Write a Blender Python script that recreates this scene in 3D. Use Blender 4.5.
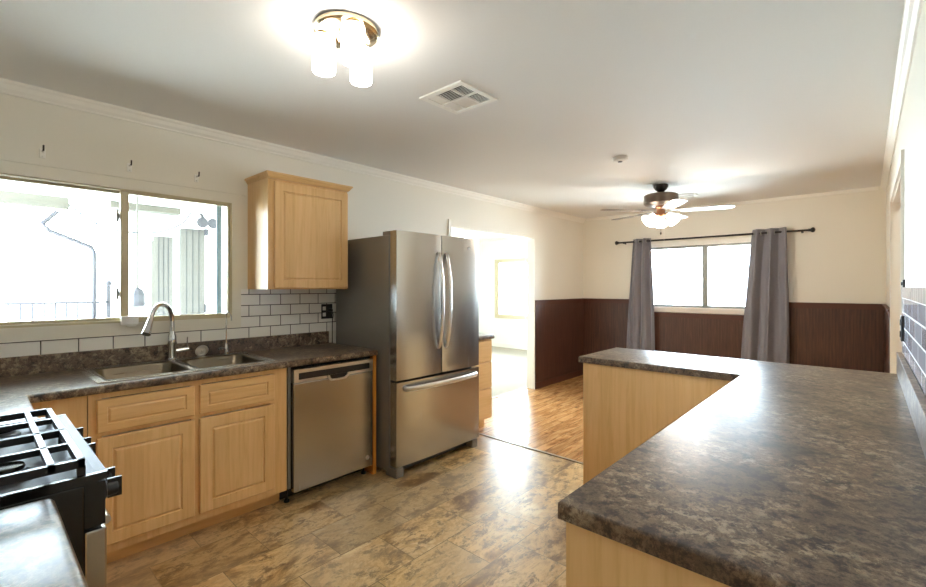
import bpy, bmesh, math, random
from mathutils import Vector, Matrix
random.seed(7)
S = bpy.context.scene
C = S.collection
PI = math.pi
for o in list(bpy.data.objects): bpy.data.objects.remove(o)

# ------------------------------------------------------------------ camera
cam = bpy.data.cameras.new('camera'); camo = bpy.data.objects.new('camera', cam); C.objects.link(camo)
cam.sensor_width = 36; cam.sensor_fit = 'HORIZONTAL'; cam.lens = 17.35
cam.shift_y = -0.00732; cam.clip_start = 0.02; cam.clip_end = 200
camo.location = (3.317, 0, 1.378); camo.rotation_euler = (PI/2, 0, 0.736)
S.camera = camo
S.view_settings.view_transform = 'Standard'; S.view_settings.look = 'None'
S.view_settings.gamma = 1; S.view_settings.use_curve_mapping = False
S.view_settings.exposure = 2.8
# ------------------------------------------------------------------ sky
w = bpy.data.worlds.new('sky'); S.world = w; w.use_nodes = True
bg = w.node_tree.nodes['Background']; bg.inputs[0].default_value = (0.71, 0.86, 1.0, 1); bg.inputs[1].default_value = 7.8
cy = S.cycles
cy.use_denoising = True
try: cy.denoiser = 'OPENIMAGEDENOISE'; cy.denoising_input_passes = 'RGB_ALBEDO_NORMAL'
except Exception: pass
cy.max_bounces = 12; cy.diffuse_bounces = 8; cy.glossy_bounces = 5; cy.transparent_max_bounces = 12; cy.transmission_bounces = 6
cy.sample_clamp_indirect = 6; cy.caustics_reflective = False; cy.caustics_refractive = False
LAMP_WARM = (1.0, 0.92, 0.82)
def portal(name, loc, rot, sx, sy):
    l = bpy.data.lights.new(name, 'AREA'); l.shape = 'RECTANGLE'; l.size = sx; l.size_y = sy
    l.cycles.is_portal = True
    o = bpy.data.objects.new(name, l); C.objects.link(o); o.location = loc; o.rotation_euler = rot
portal('daylight_portal', (-0.12, 0.63, 1.565), (0, -PI/2, 0), 0.82, 1.23)
portal('daylight_portal', (1.69, 6.62, 1.515), (-PI/2, 0, 0), 1.6, 0.86)
portal('daylight_portal', (-4.06, 5.7, 1.25), (0, -PI/2, 0), 1.95, 2.25)
portal('daylight_portal', (-2.3, 8.28, 1.34), (-PI/2, 0, 0), 1.5, 1.3)

# ------------------------------------------------------------------ materials
MATS = {}
def srgb(r, g, b):
    f = lambda c: (c/255/12.92) if c/255 <= 0.04045 else ((c/255+0.055)/1.055)**2.4
    return (f(r), f(g), f(b), 1)
class NT:
    def __init__(s, name):
        s.m = bpy.data.materials.new(name); s.m.use_nodes = True; s.t = s.m.node_tree; s.b = s.t.nodes['Principled BSDF']
        MATS[name] = s.m
    def n(s, typ, **kw):
        x = s.t.nodes.new(typ)
        for k, v in kw.items():
            if k.startswith('i_'):
                key = k[2:].replace('_', ' ')
                x.inputs[int(key) if key.isdigit() else key].default_value = v
            else: setattr(x, k, v)
        return x
    def l(s, a, b): s.t.links.new(a, b)
    def coord(s, scale=(1, 1, 1), loc=(0, 0, 0), rot=(0, 0, 0)):
        c = s.n('ShaderNodeTexCoord'); m = s.n('ShaderNodeMapping'); s.l(c.outputs['Object'], m.inputs[0])
        m.inputs['Scale'].default_value = scale; m.inputs['Location'].default_value = loc; m.inputs['Rotation'].default_value = rot
        return m.outputs[0]
    def noise(s, vec, scale, detail=4, rough=0.5, dist=0.0):
        x = s.n('ShaderNodeTexNoise'); s.l(vec, x.inputs['Vector'])
        x.inputs['Scale'].default_value = scale; x.inputs['Detail'].default_value = detail
        x.inputs['Roughness'].default_value = rough; x.inputs['Distortion'].default_value = dist
        return x.outputs['Fac']
    def ramp(s, fac, stops):
        x = s.n('ShaderNodeValToRGB'); s.l(fac, x.inputs[0]); e = x.color_ramp.elements
        while len(e) < len(stops): e.new(0.5)
        for q, (p, c) in zip(e, stops): q.position = p; q.color = c
        return x.outputs[0]
    def mix(s, fac, a, b, mode='MIX'):
        x = s.n('ShaderNodeMix', data_type='RGBA', blend_type=mode)
        for v, i in ((fac, 0), (a, 6), (b, 7)):
            if hasattr(v, 'links') or hasattr(v, 'is_linked'): s.l(v, x.inputs[i])
            else: x.inputs[i].default_value = v
        return x.outputs[2]
    def math(s, op, a, b=0.0):
        x = s.n('ShaderNodeMath', operation=op)
        for i, v in enumerate((a, b)):
            if hasattr(v, 'is_linked'): s.l(v, x.inputs[i])
            else: x.inputs[i].default_value = v
        return x.outputs[0]
    def bump(s, h, strength=0.2, dist=0.01):
        x = s.n('ShaderNodeBump'); x.inputs['Strength'].default_value = strength; x.inputs['Distance'].default_value = dist
        s.l(h, x.inputs['Height']); s.l(x.outputs[0], s.b.inputs['Normal'])
    def base(s, c):
        if hasattr(c, 'is_linked'): s.l(c, s.b.inputs['Base Color'])
        else: s.b.inputs['Base Color'].default_value = c
    def rough(s, r, metal=0.0, spec=0.5):
        if hasattr(r, 'is_linked'): s.l(r, s.b.inputs['Roughness'])
        else: s.b.inputs['Roughness'].default_value = r
        s.b.inputs['Metallic'].default_value = metal; s.b.inputs['Specular IOR Level'].default_value = spec

def plain(name, col, rough=0.5, metal=0.0, spec=0.5, var=0.06, scale=30, bump=0.0):
    t = NT(name); v = t.coord(); f = t.noise(v, scale, 3)
    a = tuple(min(1, c*(1+var)) for c in col[:3])+(1,); b = tuple(c*(1-var) for c in col[:3])+(1,)
    t.base(t.mix(f, b, a)); t.rough(rough, metal, spec)
    if bump: t.bump(f, bump, 0.003)
    return t.m
plain('wall_paint', srgb(230, 225, 212), 0.55, var=0.015, scale=60, bump=0.05)
plain('ceiling_paint', srgb(229, 228, 226), 0.75, var=0.015, scale=90, bump=0.12)
plain('white_trim', srgb(236, 232, 222), 0.4, var=0.01)
plain('white_plaster', srgb(232, 232, 226), 0.7, var=0.02)
plain('white_metal', srgb(238, 236, 230), 0.4, var=0.01)
plain('tan_frame', srgb(200, 188, 154), 0.4, var=0.03)
plain('aluminium', srgb(150, 150, 144), 0.45, 0.3, var=0.03)
plain('black_plastic', srgb(26, 25, 25), 0.35, var=0.1)
plain('black_enamel', srgb(20, 20, 20), 0.25, var=0.1)
plain('cast_iron', srgb(34, 34, 36), 0.38, var=0.15, scale=200, bump=0.1)
plain('dark_void', srgb(18, 16, 15), 0.9)
plain('dark_bronze', srgb(58, 52, 48), 0.4, 0.5, var=0.05)
plain('rod_black', srgb(36, 34, 34), 0.4, 0.3)
plain('fan_bronze', srgb(116, 104, 92), 0.35, 0.6)
plain('copper_brown', srgb(170, 120, 88), 0.35, 0.7)
plain('fan_blade_finish', srgb(120, 112, 106), 0.22, var=0.06)
plain('chrome', srgb(215, 215, 215), 0.09, 1.0, var=0.01)
plain('nickel', srgb(214, 198, 168), 0.16, 1.0, var=0.02)
plain('grey_cabinet_side', srgb(136, 133, 128), 0.33, 0.4, var=0.03, scale=300, bump=0.06)
plain('gasket', srgb(42, 42, 42), 0.7)
plain('brass_edge', srgb(186, 160, 104), 0.25, 0.9)
plain('caulk', srgb(222, 216, 204), 0.5)
plain('exterior_white', srgb(236, 236, 232), 0.8)
plain('concrete', srgb(196, 192, 184), 0.85, var=0.08, scale=8)
plain('grey_paint', srgb(112, 116, 126), 0.6)
plain('beam_olive', srgb(66, 62, 51), 0.7); plain('iron_grey', srgb(42, 40, 44), 0.6)
plain('door_beige', srgb(76, 73, 66), 0.6)
plain('threshold_metal', srgb(150, 135, 110), 0.4, 0.5)
plain('reflection_blue', srgb(118, 142, 166), 0.5)  # pale blue of the glass reflection, put into a solid colour

def maple(name, axis, tone=(230, 191, 136)):
    # axis: grain direction
    t = NT(name)
    sc = {'z': (22, 22, 1.3), 'y': (22, 1.3, 22), 'x': (1.3, 22, 22)}[axis]
    g = t.noise(t.coord(sc), 2.2, 6, 0.6, 0.6)
    g2 = t.noise(t.coord(tuple(k*0.28 for k in sc)), 2.0, 3, 0.5, 1.2)
    r, gg, b = tone
    col = t.ramp(g, [(0.30, srgb(r-12, gg-15, b-17)), (0.5, srgb(r, gg, b)), (0.72, srgb(r+6, gg+7, b+10))])
    col = t.mix(t.math('MULTIPLY', g2, 0.35), col, srgb(r-10, gg-16, b-22))
    # board-to-board change: 7 cm strips across the grain
    sep = t.n('ShaderNodeSeparateXYZ'); t.l(t.coord(), sep.inputs[0])
    if axis == 'z': s = t.math('ADD', sep.outputs[0], sep.outputs[1])
    elif axis == 'y': s = sep.outputs[2]
    else: s = sep.outputs[2]
    fl = t.math('FLOOR', t.math('MULTIPLY', t.math('ADD', s, 20.013), 12.5))
    wn = t.n('ShaderNodeTexWhiteNoise', noise_dimensions='1D'); t.l(fl, wn.inputs['W'])
    br = t.ramp(wn.outputs['Value'], [(0.0, (0.90, 0.87, 0.82, 1)), (1.0, (1.0, 1.0, 1.0, 1))])
    col = t.mix(0.75, col, t.mix(1.0, col, br, 'MULTIPLY'))
    t.base(col); t.rough(0.34); t.bump(g, 0.04, 0.002)
    return t.m
maple('maple_vertical', 'z'); maple('maple_horizontal', 'y'); maple('orange_wood', 'z', (214, 146, 62))

def laminate():
    t = NT('laminate')
    v = t.coord(rot=(0.3, 0.2, 0.5))
    a = t.noise(v, 22, 10, 0.76, 0.2); b = t.noise(t.coord(loc=(3, 7, 1)), 42, 8, 0.75, 0.4); c = t.noise(t.coord(loc=(9, 2, 4)), 30, 10, 0.78, 0.25); d = t.noise(t.coord(loc=(5, 5, 2)), 5.0, 4, 0.55, 0.6)
    col = t.ramp(a, [(0.38, srgb(32, 23, 18)), (0.45, srgb(80, 60, 45)), (0.51, srgb(124, 102, 80)), (0.56, srgb(84, 65, 50)), (0.64, srgb(158, 135, 106))])
    col = t.mix(t.ramp(b, [(0.50, (0, 0, 0, 1)), (0.60, (.75, .75, .75, 1))]), col, srgb(42, 31, 24))
    col = t.mix(t.math('MULTIPLY', t.ramp(c, [(0.50, (0, 0, 0, 1)), (0.58, (.65, .65, .65, 1))]), t.ramp(d, [(0.45, (0, 0, 0, 1)), (0.58, (.85, .85, .85, 1))])), col    , srgb(196, 178, 150))
    col = t.mix(t.ramp(d, [(0.34, (.6, .6, .6, 1)), (0.46, (0, 0, 0, 1))]), col, srgb(48, 38, 32))
    t.base(col)
    t.rough(t.ramp(b, [(0.3, (.29, .29, .29, 1)), (0.7, (.37, .37, .37, 1))]), 0, 0.5); t.bump(b, 0.04, 0.002)
    t.b.inputs['Coat Weight'].default_value = 0.12; t.b.inputs['Coat Roughness'].default_value = 0.2
laminate()

def steel(name, col, axis='z', rough=0.24):
    t = NT(name)
    sc = {'z': (1, 1, 0.02), 'y': (1, 0.02, 1), 'x': (0.02, 1, 1)}[axis]
    f = t.noise(t.coord(sc), 260, 3); g = t.noise(t.coord(), 3, 2)
    t.base(t.mix(f, tuple(c*0.97 for c in col[:3])+(1,), col))
    t.rough(t.ramp(f, [(0.2, (rough-.02,)*3+(1,)), (0.8, (rough+.04,)*3+(1,))]), 1.0); t.bump(g, 0.04, 0.01)
steel('stainless', srgb(178, 174, 168)); steel('stainless_bright', srgb(206, 203, 198), 'z', 0.3)
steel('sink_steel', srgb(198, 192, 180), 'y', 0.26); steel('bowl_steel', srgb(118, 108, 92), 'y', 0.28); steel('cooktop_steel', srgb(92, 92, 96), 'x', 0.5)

def tiles(name, bw, bh, grout, c1, c2, mortar, axis, off=(0, 0), rough=0.12, fr=0.5):
    t = NT(name); c = t.n('ShaderNodeTexCoord'); s = t.n('ShaderNodeSeparateXYZ'); t.l(c.outputs['Object'], s.inputs[0])
    cb = t.n('ShaderNodeCombineXYZ'); t.l(t.math('ADD', s.outputs[1], off[0]), cb.inputs[0]); t.l(t.math('ADD', s.outputs[2], off[1]), cb.inputs[1])
    b = t.n('ShaderNodeTexBrick'); t.l(cb.outputs[0], b.inputs['Vector']); b.offset = fr
    b.inputs['Color1'].default_value = c1; b.inputs['Color2'].default_value = c2; b.inputs['Mortar'].default_value = grout
    b.inputs['Scale'].default_value = 1; b.inputs['Mortar Size'].default_value = mortar; b.inputs['Mortar Smooth'].default_value = 0.1
    b.inputs['Brick Width'].default_value = bw; b.inputs['Row Height'].default_value = bh
    t.base(b.outputs['Color']); t.rough(t.ramp(b.outputs['Fac'], [(0, (rough,)*3+(1,)), (1, (.8, .8, .8, 1))]))
    inv = t.math('SUBTRACT', 1.0, b.outputs['Fac']); t.bump(inv, 0.6, 0.002)
tiles('subway_tile', 0.1565, 0.079, srgb(62, 54, 48), srgb(243, 241, 235), srgb(236, 233, 226), 0.0028, 'y', (-0.0205+0.1565*2, -1.0062+0.079*20))
tiles('grey_tile', 0.30, 0.0762, srgb(222, 221, 224), srgb(196, 195, 206), srgb(222, 221, 230), 0.004, 'y', (0.05, -1.32+0.0762*30), 0.1)
tiles('pencil_tile', 0.10, 0.5, srgb(190, 188, 188), srgb(226, 224, 224), srgb(214, 212, 214), 0.002, 'y', (0.0, 0.1), 0.1, 0.0)

def vinyl():
    t = NT('vinyl_floor'); v = t.coord((1, 1, 1), (0.1, 0.05, 0))
    b = t.n('ShaderNodeTexBrick'); rot = t.coord((1, 1, 1), (0.13, 0.21, 0), (0, 0, PI/2)); t.l(rot, b.inputs['Vector'])
    b.offset = 0.5; b.inputs['Scale'].default_value = 1; b.inputs['Brick Width'].default_value = 0.46; b.inputs['Row Height'].default_value = 0.305
    b.inputs['Mortar Size'].default_value = 0.0022; b.inputs['Mortar Smooth'].default_value = 0.2
    b.inputs['Color1'].default_value = (0, 0, 0, 1); b.inputs['Color2'].default_value = (1, 1, 1, 1); b.inputs['Mortar'].default_value = (0.5, 0.5, 0.5, 1)
    # shift the marbling per tile
    off = t.n('ShaderNodeVectorMath', operation='MULTIPLY_ADD'); t.l(b.outputs['Color'], off.inputs[0]); off.inputs[1].default_value = (5, 7, 3)
    st = t.coord((1.0, 0.55, 1), (0, 0, 0), (0, 0, 0.25)); t.l(st, off.inputs[2])
    a = t.noise(off.outputs[0], 4.2, 12, 0.72, 0.3); c = t.noise(off.outputs[0], 14, 12, 0.8, 0.3); d = t.noise(off.outputs[0], 1.6, 3, 0.5, 0.3)
    col = t.ramp(a, [(0.38, srgb(128, 90, 48)), (0.45, srgb(190, 152, 94)), (0.51, srgb(228, 198, 144)), (0.56, srgb(200, 162, 102)), (0.66, srgb(240, 220, 178))])
    col = t.mix(t.ramp(c, [(0.51, (0, 0, 0, 1)), (0.58, (.85, .85, .85, 1))]), col, srgb(112, 76, 38))
    col = t.mix(t.ramp(d, [(0.45, (0, 0, 0, 1)), (0.62, (.4, .4, .4, 1))]), col, srgb(206, 186, 152))
    hue = t.ramp(b.outputs['Color'], [(0, (0.78, 0.77, 0.75, 1)), (1, (1.14, 1.13, 1.12, 1))])
    col = t.mix(1.0, col, hue, 'MULTIPLY')
    col = t.mix(t.math('MULTIPLY', b.outputs['Fac'], 0.6), col, srgb(96, 76, 54))
    t.base(col); t.rough(t.ramp(c, [(0.3, (.27, .27, .27, 1)), (0.7, (.36, .36, .36, 1))]), 0, 0.8); t.bump(a, 0.04, 0.003)
    t.b.inputs['Coat Weight'].default_value = 0.7; t.b.inputs['Coat Roughness'].default_value = 0.32
vinyl()

def woodfloor():
    t = NT('wood_floor')
    b = t.n('ShaderNodeTexBrick'); rot = t.coord((1, 1, 1), (0.13, 0.21, 0), (0, 0, PI/2)); t.l(rot, b.inputs['Vector'])
    b.offset = 0.37; b.inputs['Scale'].default_value = 1; b.inputs['Brick Width'].default_value = 0.9; b.inputs['Row Height'].default_value = 0.095
    b.inputs['Mortar Size'].default_value = 0.0012; b.inputs['Color1'].default_value = (0, 0, 0, 1); b.inputs['Color2'].default_value = (1, 1, 1, 1); b.inputs['Mortar'].default_value = (0, 0, 0, 1)
    off = t.n('ShaderNodeVectorMath', operation='MULTIPLY_ADD'); t.l(b.outputs['Color'], off.inputs[0]); off.inputs[1].default_value = (3, 5, 3)
    t.l(t.coord((9, 1.6, 1)), off.inputs[2])
    g = t.noise(off.outputs[0], 1.8, 8, 0.65, 1.0)
    col = t.ramp(g, [(0.3, srgb(112, 74, 42)), (0.45, srgb(172, 124, 76)), (0.6, srgb(204, 158, 106)), (0.75, srgb(150, 102, 60))])
    tone = t.ramp(b.outputs['Color'], [(0, (0.82, 0.80, 0.78, 1)), (1, (1.12, 1.08, 1.04, 1))])
    col = t.mix(1.0, col, tone, 'MULTIPLY'); col = t.mix(b.outputs['Fac'], col, srgb(50, 30, 16))
    t.base(col); t.rough(0.24); t.bump(g, 0.06, 0.002)
woodfloor()

def wainscot():
    t = NT('dark_panelling'); s = t.n('ShaderNodeSeparateXYZ'); t.l(t.coord(), s.inputs[0])
    u = t.math('ADD', s.outputs[0], s.outputs[1])
    fr = t.math('FRACT', t.math('MULTIPLY', t.math('ADD', u, 10.0), 34.0))
    gr = t.ramp(fr, [(0.0, (0, 0, 0, 1)), (0.10, (1, 1, 1, 1)), (0.90, (1, 1, 1, 1)), (1.0, (0, 0, 0, 1))])
    g = t.noise(t.coord((26, 26, 1.5)), 2.2, 6, 0.6, 0.5)
    col = t.ramp(g, [(0.3, srgb(60, 37, 28)), (0.6, srgb(84, 54, 41)), (0.8, srgb(104, 69, 52))])
    col = t.mix(t.math('MULTIPLY', t.math('SUBTRACT', 1.0, gr), 0.5), col, srgb(40, 20, 15))
    t.base(col); t.rough(0.42); t.bump(gr, 0.12, 0.002)
wainscot()
plain('dark_wood_trim', srgb(82, 46, 32), 0.5, var=0.12, scale=14)
def carpet():
    t = NT('carpet'); a = t.noise(t.coord(), 160, 4, 0.7); b = t.noise(t.coord(), 5, 4)
    t.base(t.mix(b, t.ramp(a, [(0.3, srgb(132, 124, 112)), (0.7, srgb(190, 182, 168))]), srgb(160, 152, 138))); t.rough(0.95, 0, 0.1); t.bump(a, 0.6, 0.01)
carpet()
def fabric():
    t = NT('curtain_fabric'); a = t.noise(t.coord((1, 1, 0.15)), 220, 3); b = t.noise(t.coord((1, 1, .15)), 14, 3)
    t.base(t.mix(b, srgb(108, 105, 112), srgb(130, 127, 134))); t.rough(0.42, 0, 0.5); t.bump(a, 0.15, 0.001)
    t.b.inputs['Sheen Weight'].default_value = 0.3
fabric()
def glass():
    t = NT('window_glass'); n = t.t.nodes; out = n['Material Output']
    tr = t.n('ShaderNodeBsdfTransparent'); gl = t.n('ShaderNodeBsdfGlossy'); gl.inputs['Roughness'].default_value = 0.02
    fz = t.n('ShaderNodeFresnel'); fz.inputs[0].default_value = 1.35; mx = t.n('ShaderNodeMixShader')
    tr.inputs[0].default_value = (0.97, 0.985, 0.98, 1)
    t.l(fz.outputs[0], mx.inputs[0]); t.l(tr.outputs[0], mx.inputs[1]); t.l(gl.outputs[0], mx.inputs[2]); t.l(mx.outputs[0], out.inputs[0])
glass()
def glow(name, col, strength, base=(0.95, 0.93, 0.9, 1)):
    t = NT(name); f = t.noise(t.coord(), 20, 2); t.base(t.mix(f, base, tuple(c*0.97 for c in base[:3])+(1,)))
    t.b.inputs['Emission Color'].default_value = tuple(col)+(1,); t.b.inputs['Emission Strength'].default_value = strength; t.rough(0.3)
glow('lamp_glass', LAMP_WARM, 3.0); glow('fan_glass', LAMP_WARM, 2.4); glow('added_passage_glass', (1.0, 0.93, 0.84), 9.0); glow('bowl_glass', (1, 0.96, 0.9), 14.0)
M = MATS

# ------------------------------------------------------------------ mesh helpers (world coordinates)
def box(bm, x0, x1, y0, y1, z0, z1):
    v = [bm.verts.new((x, y, z)) for x in (x0, x1) for y in (y0, y1) for z in (z0, z1)]
    for f in ((0, 1, 3, 2), (4, 6, 7, 5), (0, 4, 5, 1), (2, 3, 7, 6), (0, 2, 6, 4), (1, 5, 7, 3)):
        bm.faces.new([v[i] for i in f])
def B(*boxes, bevel=0.0, seg=2):
    bm = bmesh.new()
    for b in boxes: box(bm, *b)
    if bevel: bmesh.ops.bevel(bm, geom=list(bm.edges), offset=bevel, segments=seg, affect='EDGES', profile=0.5)
    return bm
def lathe(bm, prof, center, axis='z', seg=32, cap=True):
    """prof: list of (radius, height along axis)."""
    cx, cy, cz = center; rings = []
    for r, h in prof:
        ring = []
        for i in range(seg):
            a = 2*PI*i/seg; p, q = r*math.cos(a), r*math.sin(a)
            co = {'z': (cx+p, cy+q, cz+h), 'x': (cx+h, cy+p, cz+q), 'y': (cx+q, cy+h, cz+p)}[axis]
            ring.append(bm.verts.new(co))
        rings.append(ring)
    for a, b in zip(rings, rings[1:]):
        for i in range(seg): bm.faces.new((a[i], a[(i+1) % seg], b[(i+1) % seg], b[i]))
    if cap:
        bm.faces.new(list(reversed(rings[0]))); bm.faces.new(rings[-1])
def smooth_path(pts, n=8):
    P = [Vector(p) for p in pts]; out = []
    for i in range(len(P)-1):
        p0, p1, p2, p3 = P[max(i-1, 0)], P[i], P[i+1], P[min(i+2, len(P)-1)]
        for k in range(n):
            t = k/n; out.append(0.5*((2*p1)+(-p0+p2)*t+(2*p0-5*p1+4*p2-p3)*t*t+(-p0+3*p1-3*p2+p3)*t*t*t))
    out.append(P[-1]); return out
def tube(bm, pts, r, seg=12, r2=None, flat=None):
    P = [Vector(p) for p in pts]; rings = []; up = None
    for i, p in enumerate(P):
        d = (P[min(i+1, len(P)-1)]-P[max(i-1, 0)]).normalized()
        if up is None: up = Vector((0, 0, 1)) if abs(d.z) < 0.9 else Vector((1, 0, 0))
        a = d.cross(up)
        if a.length < 1e-4: a = d.cross(Vector((0, 1, 0)))
        a.normalize(); b = a.cross(d).normalized(); up = b
        rr = r if r2 is None else r+(r2-r)*i/(len(P)-1)
        ring = []
        for k in range(seg):
            t = 2*PI*k/seg; ra, rb = (rr, rr) if flat is None else flat
            ring.append(bm.verts.new(p+a*ra*math.cos(t)+b*rb*math.sin(t)))
        rings.append(ring)
    for a, b in zip(rings, rings[1:]):
        for k in range(seg): bm.faces.new((a[k], a[(k+1) % seg], b[(k+1) % seg], b[k]))
    bm.faces.new(list(reversed(rings[0]))); bm.faces.new(rings[-1])
def extr(bm, poly, axis, a, b):
    """poly (p,q): axis x -> (y,z), y -> (x,z), z -> (x,y)."""
    def co(p, q, t): return {'x': (t, p, q), 'y': (p, t, q), 'z': (p, q, t)}[axis]
    A = [bm.verts.new(co(p, q, a)) for p, q in poly]; Bv = [bm.verts.new(co(p, q, b)) for p, q in poly]
    n = len(poly)
    for i in range(n): bm.faces.new((A[i], A[(i+1) % n], Bv[(i+1) % n], Bv[i]))
    bm.faces.new(list(reversed(A))); bm.faces.new(Bv)
def slab(us, vs, keep, t0, t1, axis, bm=None, bevel=None):
    """grid slab with holes; axis = thickness axis (x:(y,z), y:(x,z), z:(x,y))."""
    bm = bm or bmesh.new()
    def co(u, v, t): return {'x': (t, u, v), 'y': (u, t, v), 'z': (u, v, t)}[axis]
    V = {}
    def g(i, j, t):
        if (i, j, t) not in V: V[(i, j, t)] = bm.verts.new(co(us[i], vs[j], t1 if t else t0))
        return V[(i, j, t)]
    K = lambda i, j: 0 <= i < len(us)-1 and 0 <= j < len(vs)-1 and keep(i, j)
    for i in range(len(us)-1):
        for j in range(len(vs)-1):
            if not K(i, j): continue
            for t in (0, 1): bm.faces.new([g(i, j, t), g(i+1, j, t), g(i+1, j+1, t), g(i, j+1, t)])
            for (di, dj, a, b) in ((-1, 0, (i, j), (i, j+1)), (1, 0, (i+1, j), (i+1, j+1)), (0, -1, (i, j), (i+1, j)), (0, 1, (i, j+1), (i+1, j+1))):
                if not K(i+di, j+dj): bm.faces.new([g(*a, 0), g(*b, 0), g(*b, 1), g(*a, 1)])
    bmesh.ops.recalc_face_normals(bm, faces=bm.faces)
    if bevel:
        ed = [e for e in bm.edges if len(e.link_faces) == 2 and e.calc_face_angle(0) > 0.5 and bevel((e.verts[0].co+e.verts[1].co)/2, e)]
        bmesh.ops.bevel(bm, geom=ed, offset=0.012, segments=4, affect='EDGES', profile=0.5)
    return bm
def ringpanel(bm, axis, face, out, u0, u1, v0, v1, rings):
    """panel on plane axis=face, looking towards sign out; rings: list of (inset, depth from the face outward)."""
    def co(u, v, t): return {'x': (face+out*t, u, v), 'y': (u, face+out*t, v), 'z': (u, v, face+out*t)}[axis]
    R = []
    for ins, d in rings:
        R.append([bm.verts.new(co(u, v, d)) for u, v in ((u0+ins, v0+ins), (u1-ins, v0+ins), (u1-ins, v1-ins), (u0+ins, v1-ins))])
    for a, b in zip(R, R[1:]):
        for i in range(4): bm.faces.new((a[i], a[(i+1) % 4], b[(i+1) % 4], b[i]))
    bm.faces.new(R[0]); bm.faces.new(R[-1])

ORG = {}
def thing(name, label, cat, loc, group=None):
    o = bpy.data.objects.new(name, None); C.objects.link(o); o.location = loc; o.empty_display_size = 0.1
    o['label'] = label; o['category'] = cat
    if group: o['group'] = group
    ORG[o.name] = Vector(loc); return o
def obj(name, bm, mat, parent=None, smooth=False, label=None, ang=0.6, org=None):
    bmesh.ops.remove_doubles(bm, verts=bm.verts, dist=1e-6)
    bmesh.ops.recalc_face_normals(bm, faces=bm.faces)
    g = ORG[parent.name] if parent is not None else (Vector(org) if org else Vector((0, 0, 0)))
    if g.length: bmesh.ops.translate(bm, verts=bm.verts, vec=-g)
    me = bpy.data.meshes.new(name); 
    if smooth:
        for f in bm.faces: f.smooth = True
        for e in bm.edges:
            if len(e.link_faces) == 2 and e.calc_face_angle(0) > ang: e.smooth = False
    bm.to_mesh(me); bm.free()
    me.materials.append(M[mat] if isinstance(mat, str) else mat)
    o = bpy.data.objects.new(name, me); C.objects.link(o)
    if parent is not None: o.parent = parent
    else: o.location = g
    ORG[o.name] = g
    if label: o['label'] = label
    return o
def struct(name, bm, mat, parent=None, label=None, smooth=False):
    o = obj(name, bm, mat, parent, smooth)
    if parent is None: o['kind'] = 'structure'
    if label: o['label'] = label
    return o
def single(name, bm, mat, label, cat, org, group=None, smooth=True):
    o = obj(name, bm, mat, None, smooth, None, 0.6, org); o['label'] = label; o['category'] = cat
    if group: o['group'] = group
    return o

# ------------------------------------------------------------------ dimensions
H = 2.443; YB = 6.483; XW = 3.464; YN = -0.6
ZC = 0.914

# ------------------------------------------------------------------ structure
struct('floor', B((-0.11, 4.9, YN-0.15, 3.2, -0.1, 0)), 'vinyl_floor', label='mottled tan vinyl tile floor of the kitchen')
struct('floor.001', B((-0.11, 4.9, 3.2, YB+0.15, -0.1, 0)), 'wood_floor', label='orange brown plank floor of the dining area')
bm = B((-4.05, -0.11, 3.0, 8.3, -0.1, 0))
struct('floor.002', bm, 'carpet', label='pale grey carpet of the room beyond the doorway')
struct('ceiling', B((-4.05, 4.9, YN-0.15, 8.3, H, H+0.12)), 'ceiling_paint', label='flat off-white ceiling')
# left wall with window and doorway
us = [YN-0.15, 0.025, 1.235, 3.46, 5.10, 8.3]; vs = [0, 1.162, 1.965, 2.035, H]
def keepL(i, j):
    if i == 1 and j == 1: return False
    if i == 3 and j <= 2: return False
    return True
struct('wall_left', slab(us, vs, keepL, -0.11, 0.0, 'x'), 'wall_paint', label='cream wall with the sink window and doorway')
us = [-0.15, 0.92, 2.45, 4.9]; vs = [0, 1.10, 1.93, H]
struct('wall_back', slab(us, vs, lambda i, j: not (i == 1 and j == 1), YB, YB+0.15, 'y'), 'wall_paint', label='cream dining wall with wide window')
us = [YN-0.15, 3.35, 4.83, YB+0.0]; vs = [0, 2.04, H]
struct('wall_right', slab(us, vs, lambda i, j: not (i == 1 and j == 0), XW, XW+0.125, 'x'), 'wall_paint', label='cream wall at the picture edge with open doorway')
struct('wall_near', B((0.0, XW, YN-0.15, YN, 0, H)), 'wall_paint')
struct('wall_hall', B((4.78, 4.9, YN-0.15, YB+0.15, 0, H), (XW+0.125, 4.78, YN-0.15, YN, 0, H)), 'wall_paint')
# far room shell
us = [3.15, 4.6, 6.8, 8.3]; vs = [0, 0.3, 2.2, H]
struct('wall_far_left', slab(us, vs, lambda i, j: not (i == 1 and j == 1), -4.05, -3.9, 'x'), 'white_plaster')
us = [-3.9, -3.01, -1.55, -0.11]; vs = [0, 0.70, 1.965, H]
struct('wall_far_back', slab(us, vs, lambda i, j: not (i == 1 and j == 1), 8.15, 8.3, 'y'), 'white_plaster', label='white wall of the carpeted room with window')
struct('wall_far_near', B((-4.05, -0.11, 3.0, 3.15, 0, H)), 'white_plaster')
struct('baseboard_far', B((-3.9, -0.11, 8.135, 8.15, 0, 0.09)), 'white_trim')

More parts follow.
